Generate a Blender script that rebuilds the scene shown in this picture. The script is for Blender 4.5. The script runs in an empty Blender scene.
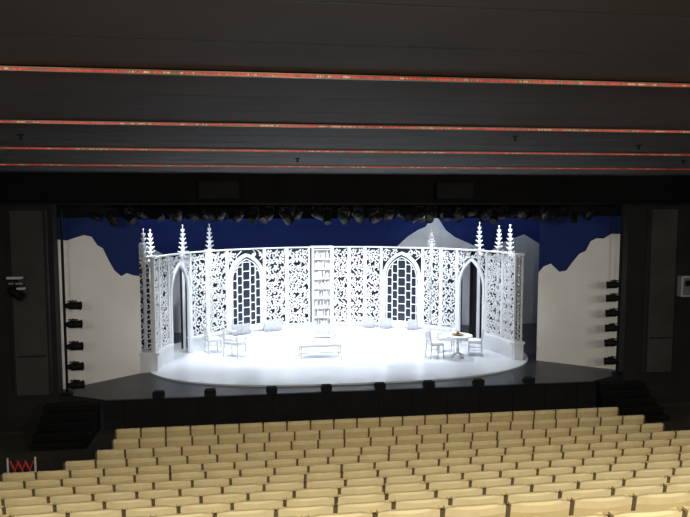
import bpy, math, random, bisect
from mathutils import Vector, Matrix
random.seed(7)
S=bpy.context.scene
S.view_settings.view_transform='Standard'
R=math.radians

# ---------------------------------------------------------------- materials
def mat(name,col,rough=.6,metal=0,emit=None,es=0,noise=None,spec=.5):
    m=bpy.data.materials.new(name); m.use_nodes=True
    nt=m.node_tree; b=nt.nodes['Principled BSDF']
    b.inputs['Base Color'].default_value=(*col,1)
    b.inputs['Roughness'].default_value=rough
    b.inputs['Metallic'].default_value=metal
    b.inputs['Specular IOR Level'].default_value=spec
    if emit:
        b.inputs['Emission Color'].default_value=(*emit,1); b.inputs['Emission Strength'].default_value=es
    if noise:
        sc,amt=noise
        tc=nt.nodes.new('ShaderNodeTexCoord'); n=nt.nodes.new('ShaderNodeTexNoise')
        n.inputs['Scale'].default_value=sc; n.inputs['Detail'].default_value=4
        r=nt.nodes.new('ShaderNodeValToRGB')
        r.color_ramp.elements[0].position=.3; r.color_ramp.elements[1].position=.7
        r.color_ramp.elements[0].color=(*[c*(1-amt) for c in col],1)
        r.color_ramp.elements[1].color=(*[min(1,c*(1+amt)) for c in col],1)
        nt.links.new(tc.outputs['Object'],n.inputs['Vector'])
        nt.links.new(n.outputs['Fac'],r.inputs['Fac']); nt.links.new(r.outputs['Color'],b.inputs['Base Color'])
    return m
M_white=mat('painted_white',(.82,.85,.89),.5,noise=(3,.04))
M_disc=mat('gloss_white_floor',(.74,.78,.84),.2,noise=(1.2,.05))
M_black=mat('matte_black',(.009,.009,.010),.85,noise=(2,.3),spec=.3)
M_blackm=mat('black_metal',(.008,.008,.009),.6,.1,noise=(8,.2),spec=.2)
M_head=mat('header_black',(.007,.0065,.007),.95,noise=(1.5,.3),spec=.2)
M_stage=mat('stage_floor_dark',(.028,.030,.035),.38,noise=(1.1,.35))
M_seat=mat('seat_tan_fabric',(.80,.62,.30),.85,noise=(5,.07),spec=.2)
M_seattop=mat('seat_piping_cream',(.92,.77,.43),.8,noise=(8,.05),spec=.2)
M_seatdark=mat('seat_standard_brown',(.13,.09,.05),.6,noise=(6,.2))
M_carpet=mat('carpet_dark',(.05,.04,.028),.95,noise=(12,.3))
M_ceil=mat('ceiling_board',(.135,.122,.123),.75,noise=(.6,.15))
M_ceild=mat('ceiling_groove',(.02,.018,.018),.9,noise=(1,.2))
M_wall=mat('wall_dark_grey',(.022,.021,.021),.85,noise=(1,.25),spec=.3)
M_pil=mat('pilaster_grey',(.065,.062,.06),.85,noise=(1,.2),spec=.3)
M_blue=mat('sky_cloth_blue',(.016,.030,.125),.9,noise=(.5,.10),spec=.1)
M_mtn=mat('mountain_cream',(.82,.79,.74),.85,noise=(.7,.05),spec=.15)
M_mtn2=mat('mountain_far',(.74,.77,.82),.85,noise=(1.5,.08),spec=.1)
M_scrim=mat('dark_backing_gauze',(.035,.042,.06),.95,noise=(2,.3),spec=.1)
M_glass=mat('dark_glazing',(.028,.04,.06),.25)
M_cush=mat('cushion_grey',(.33,.35,.39),.8,noise=(10,.15))
M_red=mat('barrier_red',(.6,.03,.02),.5,noise=(8,.1))
M_steel=mat('steel_grey',(.4,.4,.4),.4,.6,noise=(8,.1))
M_lens=mat('lamp_lens',(.12,.12,.14),.2,noise=(8,.05))
M_offw=mat('cabinet_white',(.62,.65,.68),.5,noise=(6,.05))
M_wood=mat('tray_brown',(.25,.15,.08),.5,noise=(8,.2))
M_books=mat('book_spines_pale',(.56,.56,.57),.7,noise=(25,.25))

def strip_mat():
    m=bpy.data.materials.new('ceiling_led_strip'); m.use_nodes=True
    nt=m.node_tree; b=nt.nodes['Principled BSDF']
    tc=nt.nodes.new('ShaderNodeTexCoord'); mp=nt.nodes.new('ShaderNodeMapping')
    mp.inputs['Scale'].default_value=(1.7,.4,.4)
    n=nt.nodes.new('ShaderNodeTexNoise'); n.inputs['Scale'].default_value=2.2; n.inputs['Detail'].default_value=6
    n.inputs['Roughness'].default_value=.75
    r=nt.nodes.new('ShaderNodeValToRGB'); e=r.color_ramp.elements
    e[0].position=.30; e[0].color=(.10,.05,.03,1)
    e[1].position=.42; e[1].color=(.38,.02,.015,1)
    for p,c in ((.48,(.75,.04,.02,1)),(.53,(.16,.03,.02,1)),(.57,(.80,.38,.2,1)),(.61,(.32,.04,.02,1)),(.7,(.10,.09,.04,1))):
        x=e.new(p); x.color=c
    nt.links.new(tc.outputs['Object'],mp.inputs['Vector']); nt.links.new(mp.outputs['Vector'],n.inputs['Vector'])
    nt.links.new(n.outputs['Fac'],r.inputs['Fac'])
    nt.links.new(r.outputs['Color'],b.inputs['Emission Color']); nt.links.new(r.outputs['Color'],b.inputs['Base Color'])
    b.inputs['Emission Strength'].default_value=.5
    return m
M_strip=strip_mat()
M_brass=mat('brass_edge',(.16,.11,.07),.4,.7,noise=(3,.3))

# ---------------------------------------------------------------- mesh builder
class MB:
    def __init__(s): s.v=[]; s.f=[]; s.m=[]; s.mats=[]
    def mi(s,m):
        if m not in s.mats: s.mats.append(m)
        return s.mats.index(m)
    def add(s,vs,fs,m,M=None):
        o=len(s.v)
        for p in vs:
            p=Vector(p); s.v.append(tuple(M@p) if M else tuple(p))
        k=s.mi(m)
        for f in fs: s.f.append([i+o for i in f]); s.m.append(k)
    def box(s,c,d,m,rot=None,M=None):
        x,y,z=[a/2 for a in d]
        vs=[Vector((sx*x,sy*y,sz*z)) for sx in(-1,1) for sy in(-1,1) for sz in(-1,1)]
        if rot is not None: vs=[rot@p for p in vs]
        vs=[p+Vector(c) for p in vs]
        s.add(vs,[(0,1,3,2),(4,6,7,5),(0,4,5,1),(2,3,7,6),(0,2,6,4),(1,5,7,3)],m,M)
    def cyl(s,p0,p1,r0,r1,m,n=12,M=None,cap=True):
        p0=Vector(p0);p1=Vector(p1);a=(p1-p0).normalized()
        u=a.orthogonal().normalized(); w=a.cross(u)
        vs=[]
        for p,r in((p0,r0),(p1,r1)):
            for i in range(n):
                t=2*math.pi*i/n; vs.append(p+u*r*math.cos(t)+w*r*math.sin(t))
        fs=[(i,(i+1)%n,n+(i+1)%n,n+i) for i in range(n)]
        if cap: fs+= [tuple(range(n))[::-1],tuple(range(n,2*n))]
        s.add(vs,fs,m,M)
    def poly(s,pts,d,m,M=None):
        n=len(pts); d=Vector(d); vs=[Vector(p) for p in pts]+[Vector(p)+d for p in pts]
        fs=[tuple(range(n)),tuple(range(n,2*n))[::-1]]+[(i,n+i,n+(i+1)%n,(i+1)%n) for i in range(n)]
        s.add(vs,fs,m,M)
    def lathe(s,prof,m,c=(0,0,0),n=14,M=None):
        vs=[];k=len(prof);c=Vector(c)
        for r,z in prof:
            for i in range(n):
                t=2*math.pi*i/n; vs.append(c+Vector((r*math.cos(t),r*math.sin(t),z)))
        fs=[(j*n+i,j*n+(i+1)%n,(j+1)*n+(i+1)%n,(j+1)*n+i) for j in range(k-1) for i in range(n)]
        s.add(vs,fs,m,M)
    def obj(s,name,loc=(0,0,0),rz=0,smooth=False,bevel=0,parent=None):
        me=bpy.data.meshes.new(name); me.from_pydata(s.v,[],s.f)
        for m in s.mats: me.materials.append(m)
        me.polygons.foreach_set('material_index',s.m); me.update()
        o=bpy.data.objects.new(name,me); S.collection.objects.link(o)
        o.location=loc; o.rotation_euler=(0,0,rz)
        if smooth:
            for p in me.polygons: p.use_smooth=True
        if bevel:
            b=o.modifiers.new('bevel','BEVEL'); b.width=bevel; b.segments=2
        if parent: o.parent=parent
        return o
def RX(a): return Matrix.Rotation(a,3,'X')

CAM=(-2.9,-17.9,5.2)
# ---------------------------------------------------------------- stage
b=MB()
out=[(-6.8,0),(6.8,0),(8.9,1.15),(10.9,1.15),(10.9,11.6),(-10.9,11.6),(-10.9,1.15),(-8.9,1.15)]
b.poly([(x,y,-1.1) for x,y in out],(0,0,1.1),M_stage)
b.obj('floor_stage')
b=MB()
b.box((0,-.03,-.56),(13.6,.05,1.08),M_black)
for i in range(14): b.box((-6.3+i*.97,-.065,-.56),(.03,.02,1.04),M_blackm)
b.box((0,-.05,-.02),(13.64,.08,.035),M_blackm)
b.obj('trim_stage_front')

b=MB(); n=128; pts=[]
for i in range(n):
    t=2*math.pi*i/n; c_,s_=math.cos(t),math.sin(t)
    e=2/2.7
    pts.append((-.05+6.3*math.copysign(abs(c_)**e,c_),4.4+3.85*math.copysign(abs(s_)**e,s_),.002))
b.poly(pts,(0,0,.05),M_disc)
b.obj('round_stage_floor_disc')

# ---------------------------------------------------------------- faceted set wall
EC=(-.2,2.7);EA,EB=5.7,4.5
cuts=[0,9,18,32,41,50.5,66,75,84,92.5,99,105,111.5,128,136,143.5,158.5,169,180]
cp=[Vector((EC[0]-EA*math.cos(R(t)),EC[1]+EB*math.sin(R(t)))) for t in cuts]
cs_=[0.]
for a,c in zip(cp[:-1],cp[1:]): cs_.append(cs_[-1]+(c-a).length)
def S_of(deg):
    i=min(len(cuts)-2,max(0,bisect.bisect_right(cuts,deg)-1))
    return cs_[i]+(deg-cuts[i])/(cuts[i+1]-cuts[i])*(cs_[i+1]-cs_[i])
def Nrm(i):
    d=(cp[i+1]-cp[i]).normalized(); return Vector((d.y,-d.x))
def W(s,z,off=0):
    i=min(len(cuts)-2,max(0,bisect.bisect_right(cs_,s)-1)); L=cs_[i+1]-cs_[i]; f=(s-cs_[i])/L
    p=cp[i].lerp(cp[i+1],f); n=Nrm(i)
    e=.03/L
    if f<e and i>0: n=(n*(0.5+f/e*.5)+Nrm(i-1)*(.5-f/e*.5)).normalized()
    elif f>1-e and i<len(cuts)-2: g=(1-f)/e; n=(n*(.5+g*.5)+Nrm(i+1)*(.5-g*.5)).normalized()
    return Vector((p.x+n.x*off,p.y+n.y*off,z))
def ribbon(b,pts,ws,m,th=.025,off=0,closed=False):
    n=len(pts); L=[];Rr=[]
    for i,(x,z) in enumerate(pts):
        a=pts[max(0,i-1)];c=pts[min(n-1,i+1)]
        dx,dz=c[0]-a[0],c[1]-a[1];l=math.hypot(dx,dz) or 1
        w=(ws[i] if isinstance(ws,(list,tuple)) else ws)/2
        L.append((x-dz/l*w,z+dx/l*w));Rr.append((x+dz/l*w,z-dx/l*w))
    vs=[]
    for i in range(n):
        vs+=[W(*L[i],off+th/2),W(*Rr[i],off+th/2),W(*Rr[i],off-th/2),W(*L[i],off-th/2)]
    fs=[]
    for i in range(n-1):
        j=i+1
        for k in range(4): fs.append((4*i+k,4*i+(k+1)%4,4*j+(k+1)%4,4*j+k))
    fs+=[(0,1,2,3),(4*n-1,4*n-2,4*n-3,4*n-4)]
    b.add(vs,fs,m)
Z0,Z1=.58,3.45
def vpost(b,s,z0,z1,w=.05,th=.06,off=0): ribbon(b,[(s,z0),(s,(z0+z1)/2),(s,z1)],w,M_white,th,off)
def hbar(b,s0,s1,z,w=.05,th=.06,off=0,m=None):
    ss=sorted(set([s0,s1]+[c for c in cs_ if s0+.01<c<s1-.01]+[s0+(s1-s0)*i/2 for i in(1,)]))
    ribbon(b,[(s,z) for s in ss],w,m or M_white,th,off)
def slab(b,s0,s1,z0,z1,th,off,m): hbar(b,s0,s1,(z0+z1)/2,z1-z0,th,off,m)
def scroll(b,cs,cz,r,a0,d,ok):
    pts=[];ws=[]
    K=13
    for i in range(K):
        f=i/(K-1); rr=r*(1-.78*f); a=a0+d*f*2*math.pi*1.15
        pts.append((cs+rr*math.cos(a),cz+rr*math.sin(a))); ws.append(.040-.006*f)
    if not all(ok(*p) for p in pts[::3]):
        r*=.5
        if not ok(cs+r,cz) or not ok(cs-r,cz) or not ok(cs,cz-r): return
        pts=[(cs+(x-cs)*.5,cz+(z-cz)*.5) for x,z in pts]
    ribbon(b,pts,ws,M_white)
    for k in range(5):
        a=a0+k*1.256+random.uniform(-.3,.3); r1=r*.95; r2=r*1.6
        p=[(cs+r1*math.cos(a),cz+r1*math.sin(a)),(cs+(r1+r2)/2*math.cos(a+.25*d),cz+(r1+r2)/2*math.sin(a+.25*d)),(cs+r2*math.cos(a+.6*d),cz+r2*math.sin(a+.6*d))]
        if ok(*p[2]): ribbon(b,p,[.03,.062,.012],M_white)
def filigree(b,s0,s1,z0,z1,excl=None):
    w=s1-s0; nc=max(1,round(w/.27)); cw=w/nc; nr=max(1,round((z1-z0)/.285)); ch=(z1-z0)/nr
    def ok(s,z):
        if s<s0-.0 or s>s1+.0 or z<z0 or z>z1: return False
        return not(excl and excl(s,z))
    for i in range(nc):
        side=1 if i<nc/2 else -1
        for j in range(nr):
            d=side*(1 if j%2 else -1)
            cs=s0+(i+.5)*cw+(.04*d*side if nc>1 else 0)+random.uniform(-.02,.02); cz=z0+(j+.5)*ch+random.uniform(-.04,.04)
            if excl and excl(cs,cz): continue
            scroll(b,cs,cz,min(cw,ch)*.37*random.uniform(.78,1.15),math.pi/2*d+random.uniform(-1.2,1.2),d,ok)
    for i in range(nc):
        c=s0+(i+.5)*cw; K=int((z1-z0)/.07)
        run=[]
        for k in range(K+1):
            z=z0+(z1-z0)*k/K; s=c+cw*.42*math.sin(math.pi*(z-z0)/ch+i)
            if ok(s,z): run.append((s,z))
            else:
                if len(run)>2: ribbon(b,run,.030,M_white)
                run=[]
        if len(run)>2: ribbon(b,run,.030,M_white)
def arch_hw(a,zs,zt):
    h=zt-zs; r=(h*h+a*a)/(2*a)
    return lambda z: (a if z<=zs else (a-r)+math.sqrt(max(0,r*r-(z-zs)**2)) if z<zt else -1)
def arch_pts(c,a,z0,zs,zt,n=10):
    hw=arch_hw(a,zs,zt)
    L=[(c-a,z0+(zs-z0)*i/3) for i in range(3)]
    for i in range(n+1):
        z=zs+(zt-zs)*math.sin(math.pi/2*i/n); L.append((c-max(0,hw(z) if i<n else 0),z))
    return L+[(2*c-x,z) for x,z in L[::-1][1:]]

root=bpy.data.objects.new('gothic_filigree_set_wall',None); S.collection.objects.link(root)
fil=MB();frame=MB()
panels=[(0,9),(9,18),(32,41),(41,50.5),(66,75),(75,84),(92.5,99),(99,105),(105,111.5),(128,136),(136,143.5),(158.5,169),(169,180)]
for a,c in panels:
    s0,s1=S_of(a),S_of(c)
    filigree(fil,s0+.06,s1-.06,Z0+.03,Z1-.04)
    vpost(frame,s0+.035,Z0,Z1+.02,.06);vpost(frame,s1-.035,Z0,Z1+.02,.06)
slab(frame,S_of(0),S_of(180),Z1,Z1+.05,.10,0,M_white)
for a,c in((0,18.5),(31.5,144),(158,180)):
    slab(frame,S_of(a),S_of(c),.0,.55,.2,-.02,M_white)
    slab(frame,S_of(a),S_of(c),.53,.60,.28,0,M_white)
bk=MB(); slab(bk,S_of(34),S_of(142),.02,3.38,.02,-.7,M_scrim)
bk.obj('backing_gauze',parent=root)
for wi,(a,c) in enumerate(((50.5,66),(111.5,128))):
    s0,s1=S_of(a),S_of(c);cs=(s0+s1)/2; aw=.62; z0,zs,zt=.66,2.35,3.2
    hwo=arch_hw(aw+.11,zs,zt+.13)
    filigree(fil,s0+.04,s1-.04,Z0+.03,Z1-.04,lambda s,z:abs(s-cs)<hwo(z))
    win=MB()
    ribbon(win,arch_pts(cs,aw+.05,z0,zs,zt+.06),.11,M_white,.12,.02)
    ribbon(win,arch_pts(cs,aw-.06,z0+.03,zs,zt-.09),.03,M_white,.06,.03)
    slab(win,cs-aw-.1,cs+aw+.1,z0-.06,z0+.03,.2,.04,M_white)
    hw=arch_hw(aw,zs,zt); zz=[z0+(zt-z0)*i/30 for i in range(31)]
    for i in range(30):
        h0=max(.0,hw(zz[i]));h1=max(.0,hw(zz[i+1]-1e-4))
        win.add([W(cs-h0,zz[i],-.05),W(cs+h0,zz[i],-.05),W(cs+h1,zz[i+1],-.05),W(cs-h1,zz[i+1],-.05),
                 W(cs-h0,zz[i],-.07),W(cs+h0,zz[i],-.07),W(cs+h1,zz[i+1],-.07),W(cs-h1,zz[i+1],-.07)],[(0,1,2,3),(7,6,5,4)],M_glass)
    hwi=arch_hw(aw-.04,zs,zt-.06)
    def seg(p,q,w=.028):
        K=6; run=[]
        for k in range(K+1):
            x=p[0]+(q[0]-p[0])*k/K; z=p[1]+(q[1]-p[1])*k/K
            if abs(x-cs)<=hwi(z)+.02 and z>z0: run.append((x,z))
        if len(run)>1: ribbon(win,run,w,M_white,.04,.01)
    cols=[-.6,-.36,-.15,.15,.36,.6]; rh=.33; nr=8
    for j in range(nr+1):
        zc=z0+.03+j*rh
        for x in cols[1:-1]:
            seg((cs+x,zc),(cs+x,zc+rh))
        for k,(xa,xb) in enumerate(zip(cols[:-1],cols[1:])):
            o=(rh/2 if k in(1,3) else 0)
            zz_=zc+o
            seg((cs+xa,zz_),(cs+xb,zz_))
            c=.045
            for sx,x0_ in((1,xa),(-1,xb)):
                for sz in(1,-1): seg((cs+x0_,zz_+sz*c),(cs+x0_+sx*c,zz_),.018)
    win.obj('window_%d'%(wi+1),parent=root)
    vpost(frame,s0,Z0,Z1,.08);vpost(frame,s1,Z0,Z1,.08)
for di,(a,c) in enumerate(((18,32),(143.5,158.5))):
    s0,s1=S_of(a),S_of(c);cs=(s0+s1)/2; aw=(s1-s0)/2-.13; zs,zt=2.15,3.1
    hwo=arch_hw(aw+.09,zs,zt+.13)
    filigree(fil,s0+.03,s1-.03,.1,Z1-.04,lambda s,z:abs(s-cs)<hwo(z))
    ribbon(frame,arch_pts(cs,aw+.04,0,zs,zt+.05),.08,M_white,.1,0)
    vpost(frame,s0,0,Z1,.06,.08);vpost(frame,s1,0,Z1,.06,.08)
fil.obj('filigree_tracery',parent=root)
frame.obj('posts_and_plinth',parent=root)
ends=MB()
for (x,y,w) in((-6.2,2.85,.52),(5.62,2.75,.30)):
    ends.box((x,y,.29),(w,.3,.58),M_white)
    ends.box((x,y,.60),(w+.08,.36,.06),M_white)
    for dx in(-w/2+.03,w/2-.03): ends.box((x+dx,y,2.05),(.05,.05,2.85),M_white)
    for k in range(9): 
        z=.78+k*.31
        for sgn in(-1,1):
            c0=x+sgn*w*.22
            pr=[(c0+(.10-.006*i)*math.cos(sgn*i*.6+k),z+(.12-.007*i)*math.sin(sgn*i*.6+k)) for i in range(12)]
            for (xa,za),(xb,zb) in zip(pr[:-1],pr[1:]): ends.cyl((xa,y,za),(xb,y,zb),.02,.02,M_white,5)
        ends.lathe([(0,-.06),(.05,0),(0,.06)],M_white,(x,y,z+.155),8)
    ends.box((x,y,3.48),(w+.04,.14,.07),M_white)
ends.obj('end_return_panels',parent=root)

def spire(b,x,y,top,base=0.05):
    b.box((x,y,(base+3.3)/2),(.09,.09,3.3-base),M_white)
    b.box((x,y,3.32),(.22,.22,.08),M_white)
    h=top-3.36
    b.cyl((x,y,3.36),(x,y,top),.07,.012,M_white,8)
    for k in range(6):
        z=3.42+h*k/6.6; r=.18*(1-k/7.5)
        for q in range(6):
            a=q*math.pi/3+k*.5
            b.cyl((x+.03*math.cos(a),y+.03*math.sin(a),z),(x+r*math.cos(a),y+r*math.sin(a),z+.08),.026,.014,M_white,6)
    b.lathe([(0,-.04),(.035,0),(0,.05)],M_white,(x,y,top+.02),8)
pin=MB()
for t,top in((8,4.3),(13.5,4.25),(33,4.35),(45.5,4.35),(130,4.1),(151,4.4),(160,4.3),(167,4.35)):
    p=W(S_of(t),0,-.42);spire(pin,p.x,p.y,top)
pin.obj('gothic_pinnacles',parent=root)

for a,c in((46,83),(94,132)):
    b=MB();s0,s1=S_of(a),S_of(c)
    slab(b,s0,s1,.055,.36,.38,.36,M_white); slab(b,s0,s1,.36,.43,.46,.37,M_white)
    b.obj('curved_bench')
b=MB();s0,s1=S_of(84.6),S_of(91.9)
c=(W(s0,0,.16)+W(s1,0,.16))/2; w=.68
b.box((0,.13,1.72),(w,.03,3.34),M_white)
for sx in(-1,1): b.box((sx*w/2,0,1.75),(.06,.3,3.4),M_white)
for k in range(10): b.box((0,0,.12+k*.365),(w,.28,.04),M_white)
b.box((0,0,3.5),(w+.16,.34,.07),M_white)
for k in range(1,9):
    x=-w/2+.06
    while x<w/2-.1:
        ww=random.uniform(.03,.06);hh=random.uniform(.18,.28)
        if random.random()<.75: b.box((x+ww/2,.03,.14+k*.365+hh/2),(ww*.9,.16,hh),M_books)
        x+=ww
b.obj('tall_bookcase',loc=(c.x,c.y-.02,0),parent=root)

def cushion(name,loc,rz,sz=.42,tilt=-.35):
    b=MB();n=10;vs=[]
    g=lambda u:1-abs(u)**3
    for side in(1,-1):
        for i in range(n+1):
            for j in range(n+1):
                u=i/n*2-1;v=j/n*2-1; th=.09*math.sqrt(max(0,g(u)*g(v)))+.004
                k=1-.06*(1-u*u)*(v*v)-.06*(1-v*v)*(u*u)
                vs.append((u*sz/2*k,side*th,v*sz/2*k))
    fs=[]
    m=(n+1)**2
    for s in(0,1):
        for i in range(n):
            for j in range(n):
                q=[s*m+i*(n+1)+j,s*m+(i+1)*(n+1)+j,s*m+(i+1)*(n+1)+j+1,s*m+i*(n+1)+j+1]
                fs.append(q if s else q[::-1])
    vs=[RX(tilt)@Vector(p) for p in vs]
    b.add(vs,fs,M_cush); return b.obj(name,loc,rz,smooth=True)
for t in(52.5,56,66.7,69.5,107,114,125):
    p=W(S_of(t),.635,.32); q=W(S_of(t),0,1)-W(S_of(t),0,0)
    cushion('scatter_cushion',p,math.atan2(q.y,q.x)+math.pi/2,.40)

# ---------------------------------------------------------------- furniture
def chair(name,loc,rz,w=.5,arms=False):
    b=MB()
    for sx in(-1,1):
        b.cyl((sx*w/2,-.22,0),(sx*(w/2-.02),-.2,.43),.018,.026,M_offw,8)
        b.cyl((sx*w/2,.24,0),(sx*(w/2-.02),.2,.45),.018,.026,M_offw,8)
        b.cyl((sx*(w/2-.02),.2,.45),(sx*(w/2-.03),.27,.92),.026,.02,M_offw,8)
        b.cyl((sx*w/2,-.2,.2),(sx*w/2,.22,.2),.012,.012,M_offw,6)
        if arms:
            b.cyl((sx*w/2,-.18,.43),(sx*(w/2+.02),-.16,.66),.018,.018,M_offw,8)
            b.box((sx*(w/2+.01),.03,.67),(.05,.42,.03),M_white)
    b.box((0,0,.45),(w+.04,.46,.05),M_offw)
    b.box((0,-.01,.49),(w-.04,.40,.05),M_white)
    b.box((0,.27,.9),(w-.02,.03,.08),M_white); b.box((0,.22,.58),(w-.04,.025,.05),M_offw)
    for k in range(5): b.cyl((-w/2+.08+k*(w-.16)/4,.22,.58),(-w/2+.08+k*(w-.16)/4,.27,.88),.01,.01,M_offw,6)
    return b.obj(name,loc,rz,bevel=.004)
def table_low(name,loc,rz,w,d,h):
    b=MB()
    b.box((0,0,h-.02),(w,d,.04),M_white); b.box((0,0,h-.08),(w-.12,d-.1,.07),M_offw)
    for sx in(-1,1):
        for sy in(-1,1): b.cyl((sx*(w/2-.08),sy*(d/2-.07),h-.05),(sx*(w/2-.05),sy*(d/2-.05),0),.032,.02,M_offw,8)
        b.box((sx*(w/2-.06),0,.13),(.03,d-.12,.03),M_offw)
    b.box((0,0,.13),(w-.12,.04,.03),M_offw)
    return b.obj(name,loc,rz,bevel=.005)
FZ=.053
table_low('coffee_table',(-.75,3.9,FZ),.05,1.45,.6,.48)
chair('white_armchair',(-3.55,4.3,FZ),2.5,.6,True)
chair('white_side_chair',(-4.3,5.0,FZ),1.9,.46)
def round_table(name,loc,r,h):
    b=MB()
    b.lathe([(0,h-.035),(r*.97,h-.035),(r,h-.02),(r,h),(0,h)],M_white,n=28)
    b.lathe([(0,h-.03),(.09,h-.05),(.05,h-.15),(.035,h*.5),(.06,h*.35),(.04,h*.25),(.05,.12),(0,.1)],M_offw)
    for k in range(4):
        a=k*math.pi/2+.4; b.cyl((.03*math.cos(a),.03*math.sin(a),.16),(r*.6*math.cos(a),r*.6*math.sin(a),.02),.03,.02,M_offw,8)
    return b.obj(name,loc,smooth=False)
round_table('round_pedestal_table',(3.75,3.2,FZ),.48,.74)
b=MB(); b.lathe([(0,0),(.14,0),(.20,.035),(.19,.04),(.13,.012),(0,.012)],M_wood,n=20)
b.lathe([(0,.012),(.045,.012),(.06,.07),(.03,.11),(.035,.13),(0,.13)],M_wood,n=12)
b.obj('tea_tray_with_pot',(3.75,3.2,FZ+.742))
chair('white_side_chair',(3.0,3.3,FZ),1.7,.46)
chair('white_side_chair',(4.45,3.5,FZ),-1.9,.46)
chair('white_armchair',(3.6,4.1,FZ),-.1,.52,True)

# ---------------------------------------------------------------- sky cloth, mountains, wings
b=MB();K=40;vs=[];fs=[]
for i in range(K+1):
    t=i/K*2-1; x=10.6*t; y=10.7-1.6*abs(t)**3
    vs+=[(x,y,0),(x,y,7.5),(x,y+.04,0),(x,y+.04,7.5)]
for i in range(K): o=4*i; fs+=[(o,o+4,o+5,o+1),(o+2,o+3,o+7,o+6)]
b.add(vs,fs,M_blue); b.obj('sky_cyclorama')
def ridge(name,pts,z0,y,m,th=.03):
    b=MB(); n=len(pts)
    vs=[(x,y,z) for x,z in pts]+[(x,y,z0) for x,z in pts]+[(x,y+th,z) for x,z in pts]+[(x,y+th,z0) for x,z in pts]
    fs=[]
    for i in range(n-1):
        fs+=[(i,n+i,n+i+1,i+1),(2*n+i,2*n+i+1,3*n+i+1,3*n+i),(i,i+1,2*n+i+1,2*n+i)]
    b.add(vs,fs,m); return b.obj(name)
ridge('mountain_range_cutout',[(-9.5,3.4),(-8.6,3.8),(-7.9,3.3),(-7.2,3.6),(-6.4,3.1),(-5,2.7),(-2,2.4),(1,2.7),(2.9,3.3),(3.4,3.75),(3.8,4.0),(4.15,4.15),(4.45,4.6),(4.7,4.45),(5.0,4.0),(5.4,3.7),(6.1,3.4),(6.9,3.1),(7.6,3.5),(8.4,3.8),(9.6,3.1)],0,9.0,M_mtn2)
def wing(name,p0,p1,prof):
    p0=Vector((*p0,0));p1=Vector((*p1,0)); d=p1-p0; nrm=Vector((-d.y,d.x,0)).normalized()
    if nrm.y>0: nrm=-nrm
    b=MB()
    zt=4.74
    for za,zb,m in((0,zt,M_blue),(zt,6.6,M_head)):
        A=p0-nrm*.05+Vector((0,0,za));B=p1-nrm*.05+Vector((0,0,za));H=Vector((0,0,zb-za))
        b.poly([A,B,B+H,A+H],nrm*(.05 if za==0 else .07),m)
    for (f0,z0),(f1,z1) in zip(prof[:-1],prof[1:]):
        a=p0+d*f0+nrm*.004;c=p0+d*f1+nrm*.004
        b.add([a,c,c+Vector((0,0,z1)),a+Vector((0,0,z0)),a+nrm*.012,c+nrm*.012,c+nrm*.012+Vector((0,0,z1)),a+nrm*.012+Vector((0,0,z0))],[(4,5,6,7),(7,6,2,3)],M_mtn)
    return b.obj(name)
wing('painted_mountain_wing_flat',(-8.4,.98),(-6.3,2.75),[(0,4.2),(.2,4.12),(.3,4.2),(.38,4.25),(.46,4.2),(.52,3.95),(.58,3.85),(.64,3.5),(.7,3.2),(.78,3.0),(.85,3.08),(.92,3.0),(1,2.95)])
wing('painted_mountain_wing_flat',(8.4,.98),(6.25,2.65),[(0,4.2),(.2,4.2),(.28,4.05),(.36,4.05),(.42,3.95),(.47,3.65),(.54,3.55),(.62,3.25),(.68,3.0),(.76,2.95),(.86,3.2),(.94,3.1),(1,2.9)])
b=MB();vs=[];K=120
for i in range(K+1):
    x=-6.4+12.8*i/K; y=2.78+.03*math.sin(i*1.3); vs+=[(x,y,4.66),(x,y,7.6)]
b.add(vs,[(2*i,2*i+2,2*i+3,2*i+1) for i in range(K)],M_head)
b.cyl((-6.4,2.78,7.62),(6.4,2.78,7.62),.03,.03,M_blackm,8)
b.obj('black_border_cloth')

# ---------------------------------------------------------------- lanterns
def lantern_mesh(b,M,m=M_blackm,l=.42,r=.11):
    b.cyl((0,-l*.5,0),(0,l*.15,0),r,r,m,14,M)
    b.cyl((0,l*.15,0),(0,l*.4,0),r*.95,r*.6,m,14,M)
    b.cyl((0,-l*.5-.02,0),(0,-l*.5,0),r*1.12,r*1.12,m,14,M)
    b.cyl((0,l*.4,0),(0,l*.47,0),r*.4,r*.4,m,10,M)
def lantern(b,pos,dirv,hang=.32,lens=False,sc=1):
    pos=Vector(pos); d=Vector(dirv).normalized()
    q=(-d).to_track_quat('Y','Z').to_matrix().to_4x4()
    M=Matrix.Translation(pos)@q@Matrix.Scale(sc,4)
    lantern_mesh(b,M)
    if lens: b.cyl((0,-.236,0),(0,-.232,0),.10,.10,M_lens,14,M)
    x=q.to_3x3()@Vector((1,0,0))
    for s in(-1,1):
        b.cyl(pos+x*s*.13*sc,pos+x*s*.11*sc+Vector((0,0,hang*.75)),.012,.012,M_blackm,6)
    b.box(pos+Vector((0,0,hang*.78)),(.26*sc,.03,.03),M_blackm)
    b.cyl(pos+Vector((0,0,hang*.75)),pos+Vector((0,0,hang)),.02,.02,M_blackm,6)
for yy,zz,n,hw_ in((1.45,5.16,34,7.3),(2.25,5.2,30,6.5)):
    b=MB(); b.cyl((-hw_-.2,yy,zz),(hw_+.2,yy,zz),.03,.03,M_blackm,10)
    for k in(-6,-3,0,3,6): b.cyl((k,yy,zz),(k,yy,7.9),.012,.012,M_blackm,6)
    for i in range(n):
        x=-hw_+2*hw_*i/(n-1)+random.uniform(-.12,.12)
        if random.random()<.08: continue
        lantern(b,(x,yy,zz-.34+random.uniform(-.1,.04)),(random.uniform(-.6,.6)-x*.05,random.choice([1,1,.6,-.5]),random.uniform(-.9,-.2)),.32,random.random()<.08,random.uniform(.85,1.2))
    b.obj('stage_lighting_bar')
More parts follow.
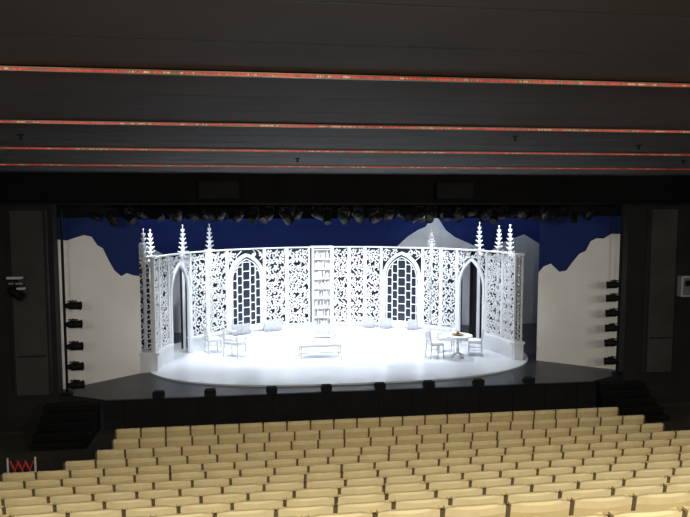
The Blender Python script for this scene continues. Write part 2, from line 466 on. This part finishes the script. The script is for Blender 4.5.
def boom(name,x,y,zs,sgn):
    b=MB(); b.cyl((x,y,0),(x,y,4.95),.035,.035,M_blackm,10); b.cyl((x,y,0),(x,y,.05),.15,.15,M_blackm,16)
    for z in zs:
        b.cyl((x,y,z),(x-sgn*.12,y-.1,z),.02,.02,M_blackm,6)
        lantern(b,(x-sgn*.24,y-.12,z-.02),(-sgn,.6,-.1),.16,False,.95)
    b.obj(name)
boom('side_lighting_boom',-7.92,.66,(2.45,1.95,1.35,.8,.3),-1)
boom('side_lighting_boom',7.92,.66,(2.75,2.35,1.9,1.45,1.0,.45),1)

for i,x in enumerate((-5.45,-4.1,-2.45,-.95,.55,1.95,3.4,4.9)):
    b=MB()
    b.poly([(-.15,-.10,0),(-.15,.12,0),(-.15,.12,.08),(-.15,-.05,.155),(-.15,-.10,.155)],(.30,0,0),M_black)
    b.box((0,.04,.12),(.26,.01,.13),M_blackm,rot=RX(-1.15))
    b.obj('foldback_monitor_speaker',(x,.12,.0),bevel=.006)

# ---------------------------------------------------------------- proscenium + house shell
b=MB(); b.box((0,.9,6.6),(20.8,.5,3.0),M_head)
b.box((0,.62,5.12),(20.8,.04,.05),M_blackm)
b.obj('wall_proscenium_header')
for x in(-3.8,2.75):
    b=MB(); b.box((0,0,0),(1.1,.2,.5),M_head)
    b.box((0,-.11,0),(1.04,.02,.44),M_black)
    b.obj('proscenium_speaker',(x,.54,5.5))
for nm,x0,x1,px in(('left',-10.4,-8.15,-8.75),('right',8.15,10.4,9.2)):
    b=MB(); b.box(((x0+x1)/2,.9,2.0),(x1-x0,.4,8.2),M_wall)
    b.obj('wall_proscenium_'+nm)
    b=MB(); b.box((px,.6,2.5),(.95,.14,4.9),M_pil)
    for k in(-1,1): b.box((px+k*.44,.52,2.5),(.05,.04,4.9),M_wall)
    b.box((px,.51,1.1),(.7,.03,.04),M_wall)
    b.obj('trim_%d'%(1 if nm=='left' else 2))
b=MB(); b.box((-10.3,-10,2.5),(.2,22.4,9.5),M_wall)
for k in range(7): b.box((-10.18,-19+k*3,2.5),(.06,.3,9),M_pil)
b.obj('wall_left')
b=MB(); b.box((10.5,-10,2.5),(.2,22.4,9.5),M_wall)
for k in range(7): b.box((10.38,-19+k*3,2.5),(.06,.3,9),M_pil)
b.obj('wall_right')
b=MB(); b.box((0,-21.1,2.5),(21,.2,9.5),M_wall); b.obj('wall_back')
b=MB()
b.box((0,11.9,3.4),(22.4,.2,9.2),M_black); b.box((-11.1,6.4,3.4),(.2,11,9.2),M_black); b.box((11.1,6.4,3.4),(.2,11,9.2),M_black)
b.obj('wall_stage_house')
b=MB(); b.box((0,6.4,8.1),(22.4,11.4,.2),M_black); b.obj('ceiling_stage_grid')
for t in(25,151):
    p=W(S_of(t),0,-1.25);q=W(S_of(t),0,1)-W(S_of(t),0,0)
    b=MB()
    K=24
    pts=[(-1+2*i/K,.05*math.sin(i*1.9),0) for i in range(K+1)]
    vs=[]
    for x,y,z in pts: vs+=[(x,y,.0),(x,y,3.3)]
    b.add(vs,[(2*i,2*i+2,2*i+3,2*i+1) for i in range(K)],M_black)
    b.box((0,0,3.32),(2.1,.05,.05),M_blackm)
    b.obj('black_masking_curtain',(p.x,p.y,0),math.atan2(q.y,q.x)+math.pi/2)

# ceiling boards
def cz(y): return 6.44-.03*(y+17.9)
b=MB(); strips=[-12.0,-8.95,-5.8,-2.4]
edges=[-21.2,-18.0,-15.0]+strips+[.65]
tilt=RX(-.03)
for e0,e1 in zip(edges[:-1],edges[1:]):
    n=3; w=(e1-e0-.08)/n
    for k in range(n):
        y=e0+.08+(k+.5)*w
        b.box((0,y,cz(y)+.09-.012*(n-1-k)),(20.8,w-.02,.1),M_ceil,rot=RX(-.03+.012))
    b.box((0,e0+.02,cz(e0)+.10),(20.8,.10,.10),M_ceild)
b.box((0,-10.2,6.6),(20.9,22.2,.1),M_ceild,rot=tilt)
b.obj('ceiling')
for i,y in enumerate(strips):
    b=MB()
    b.box((0,y,cz(y)+.012),(20.7,.03,.015),M_strip)
    b.box((0,y,cz(y)+.026),(20.7,.035,.010),M_brass)
    b.box((0,y,cz(y)-.001),(20.7,.035,.008),M_brass)
    b.obj('ceiling_led_strip_light')
for x,y in((-7.6,-11.0),(1.0,-8.2),(-6.2,-7.6),(3.6,-7.2),(-2.0,-4.3),(6.2,-4.6)):
    b=MB(); b.cyl((0,0,-.02),(0,0,.05),.05,.06,M_blackm,14); b.cyl((0,0,-.07),(0,0,-.02),.012,.02,M_blackm,8); b.cyl((0,0,-.08),(0,0,-.07),.03,.03,M_blackm,10)
    b.obj('ceiling_sprinkler',(x,y,cz(y)+.03))

# ---------------------------------------------------------------- auditorium seating
D=[15.3-.93*n for n in range(14)]
ZT=[.153,.246,.366,.523,.724,.956,1.21,1.487,1.786,2.102,2.442,2.801,3.13,3.46]
Y=[-17.9+.9907*d for d in D]
b=MB()
b.box((0,-1.2,-.97),(20.6,2.5,.4),M_carpet)
for n in range(14):
    zf=ZT[n]-.90; y0=Y[n]-.46; y1=Y[n]+.46
    if n==0: y1=-1.5
    b.box((0,(y0+y1)/2,(zf-2.2)/2),(20.6,y1-y0,zf+2.2),M_carpet)
b.box((0,-18.1,(ZT[13]-.75-2.2)/2),(20.6,6.0-.1,ZT[13]-.75+2.2),M_carpet)
b.obj('floor_auditorium_rake')
P=.545
def seat(b,x0,y0,z0):
    M=Matrix.Translation((x0,y0,z0))
    nx=6; w=.505
    zs=[.36,.50,.66,.80,.865,.885]
    def pt(i,k,side):
        u=i/nx*2-1; z=zs[k]
        hw=w/2*(1 if k<4 else (.99 if k==4 else .95))
        lean=-.16*(z-.36)
        th=.035 if k<5 else .015
        if k==5: z-=.03*abs(u)**4
        y=.02+lean+.045*u*u+(th if side else -th)
        return (u*hw,y,z)
    vs=[]
    m=(nx+1)*len(zs)
    for side in(0,1):
        for k in range(len(zs)):
            for i in range(nx+1): vs.append(pt(i,k,side))
    fs=[];ft=[]
    for k in range(len(zs)-1):
        for i in range(nx):
            a=k*(nx+1)+i
            (ft if k>=3 else fs).append((a,a+1,a+nx+2,a+nx+1))
            fs.append((m+a+1,m+a,m+a+nx+1,m+a+nx+2))
        a=k*(nx+1); c=a+nx+1
        fs.append((a,c,m+c,m+a)); a+=nx;c+=nx; fs.append((c,a,m+a,m+c))
    k=(len(zs)-1)*(nx+1)
    for i in range(nx): ft.append((k+i,k+i+1,m+k+i+1,m+k+i))
    b.add(vs,fs,M_seat,M)
    b.add(vs,ft,M_seattop,M)
    b.box((0,.16,.50),(.44,.10,.40),M_seat,rot=RX(.12),M=M)
def seat_row(n,xl,xr):
    b=MB(); k=int(round((xr-xl)/P)); zf=ZT[n]-.90
    for i in range(k):
        seat(b,xl+(i+.5)*P,Y[n],zf)
    for i in range(k+1):
        x=xl+i*P
        b.box((x,Y[n]+.08,zf+.30),(.035,.34,.60),M_seatdark)
        b.box((x,Y[n]+.12,zf+.615),(.055,.36,.035),M_seat)
        b.box((x,Y[n]-.02,zf+.70),(.030,.04,.30),M_seatdark)
    b.obj('auditorium_seat_row')
ext=[6.0,6.1,6.25,6.7,7.1,7.65,8.2,8.7,9.0,9.3,9.3,9.3,9.3,9.3]
for n in range(14):
    k=int((2*ext[n]+.01)/P)
    if n in(0,1,2): k=22
    L=k*P; sh=(.0,.12,0,.2)[n%4]
    seat_row(n,-L/2+sh,L/2+sh)

for sgn in(-1,1):
    b=MB()
    for k in range(5):
        b.box((sgn*7.6,-1.5+.3*k+.15,-.77+(.15*(k+1))/2),(1.3,.3,.15*(k+1)),M_head)
        b.box((sgn*7.6,-1.5+.3*k+.015,-.77+.15*(k+1)+.004),(1.3,.03,.008),M_black)
    b.obj('stage_access_steps')
b=MB()
for k in range(3):
    x=k*.13
    b.box((x,0,.62),(.02,.03,.42),M_red,rot=Matrix.Rotation(.4,3,'Y')); b.box((x,.035,.62),(.02,.03,.42),M_red,rot=Matrix.Rotation(-.4,3,'Y'))
for x in(-.11,.37): b.cyl((x,0,0),(x,0,.88),.018,.018,M_offw,8); b.cyl((x,0,0),(x,0,.03),.1,.1,M_blackm,12)
b.obj('red_folding_barrier',(-7.3,-5.25,ZT[3]-.9))
b=MB(); b.box((0,.1,.0),(.08,.22,.5),M_blackm); b.box((.05,-.05,.12),(.34,.05,.05),M_steel)
lantern(b,(.05,-.15,-.1),(.8,-.1,-.5),.25,False,1.0)
b.box((.05,-.1,.28),(.36,.16,.06),M_offw); b.box((.2,-.12,.0),(.2,.1,.05),M_offw)
b.obj('wall_mounted_floodlight',(-9.05,.35,2.95))
b=MB(); b.box((0,0,0),(.36,.22,.62),M_offw); b.box((0,-.12,0),(.30,.02,.54),M_steel); b.cyl((0,-.13,.1),(0,-.15,.1),.1,.1,M_blackm,16)
b.obj('wall_mounted_speaker',(9.95,.55,2.65),bevel=.01)

# ---------------------------------------------------------------- lights
def spot(name,loc,tgt,e,ang,col=(1,1,1),r=.1,bl=.6):
    l=bpy.data.lights.new(name,'SPOT'); l.energy=e; l.spot_size=R(ang); l.spot_blend=bl; l.color=col; l.shadow_soft_size=r
    o=bpy.data.objects.new(name,l); S.collection.objects.link(o); o.location=loc
    o.rotation_euler=(Vector(tgt)-Vector(loc)).to_track_quat('-Z','Y').to_euler(); return o
cool=(.90,.95,1)
for x in(-6,-3.6,-1.2,1.2,3.6,6):
    spot('stage_spot',(x,3.0,5.5),(x*.6,6.2,.6),700,80,cool,.12)
for x in(-4,0,4):
    spot('overhead_spot',(x,4.4,7.0),(x*.75,4.5,0),1000,68,cool,.15)
for x in(-5,0,5):
    spot('front_spot',(x,2.5,4.9),(x*.8,2.4,0),110,90,cool,.1)
for sgn in(-1,1):
    spot('wing_wash',(-sgn*3.0,1.85,4.75),(sgn*7.2,1.8,1.9),540,48,(1,.97,.93),.1)
for x in(-7,-2.5,2.5,7):
    spot('cyc_wash',(x,8.0,7.3),(x,10.6,3.0),330,120,(.7,.8,1),.2)
spot('mountain_wash',(4.2,7.6,7.2),(4.6,9.0,3.8),190,60,(.9,.95,1),.2)
for x in(-7,-2.5,2.5,7):
    spot('house_spot',(x,-18.6,6.1),(x*1.0,-9,.6),1050,100,(1,.93,.80),.12,.8)
w=bpy.data.worlds.new('world'); S.world=w; w.use_nodes=True
w.node_tree.nodes['Background'].inputs[0].default_value=(.02,.02,.025,1); w.node_tree.nodes['Background'].inputs[1].default_value=.3

cd=bpy.data.cameras.new('camera'); cd.lens=670/690*36; cd.sensor_width=36
co=bpy.data.objects.new('camera',cd); S.collection.objects.link(co); co.location=CAM
co.rotation_euler=(R(90-4.9),0,-R(7.8)); S.camera=co
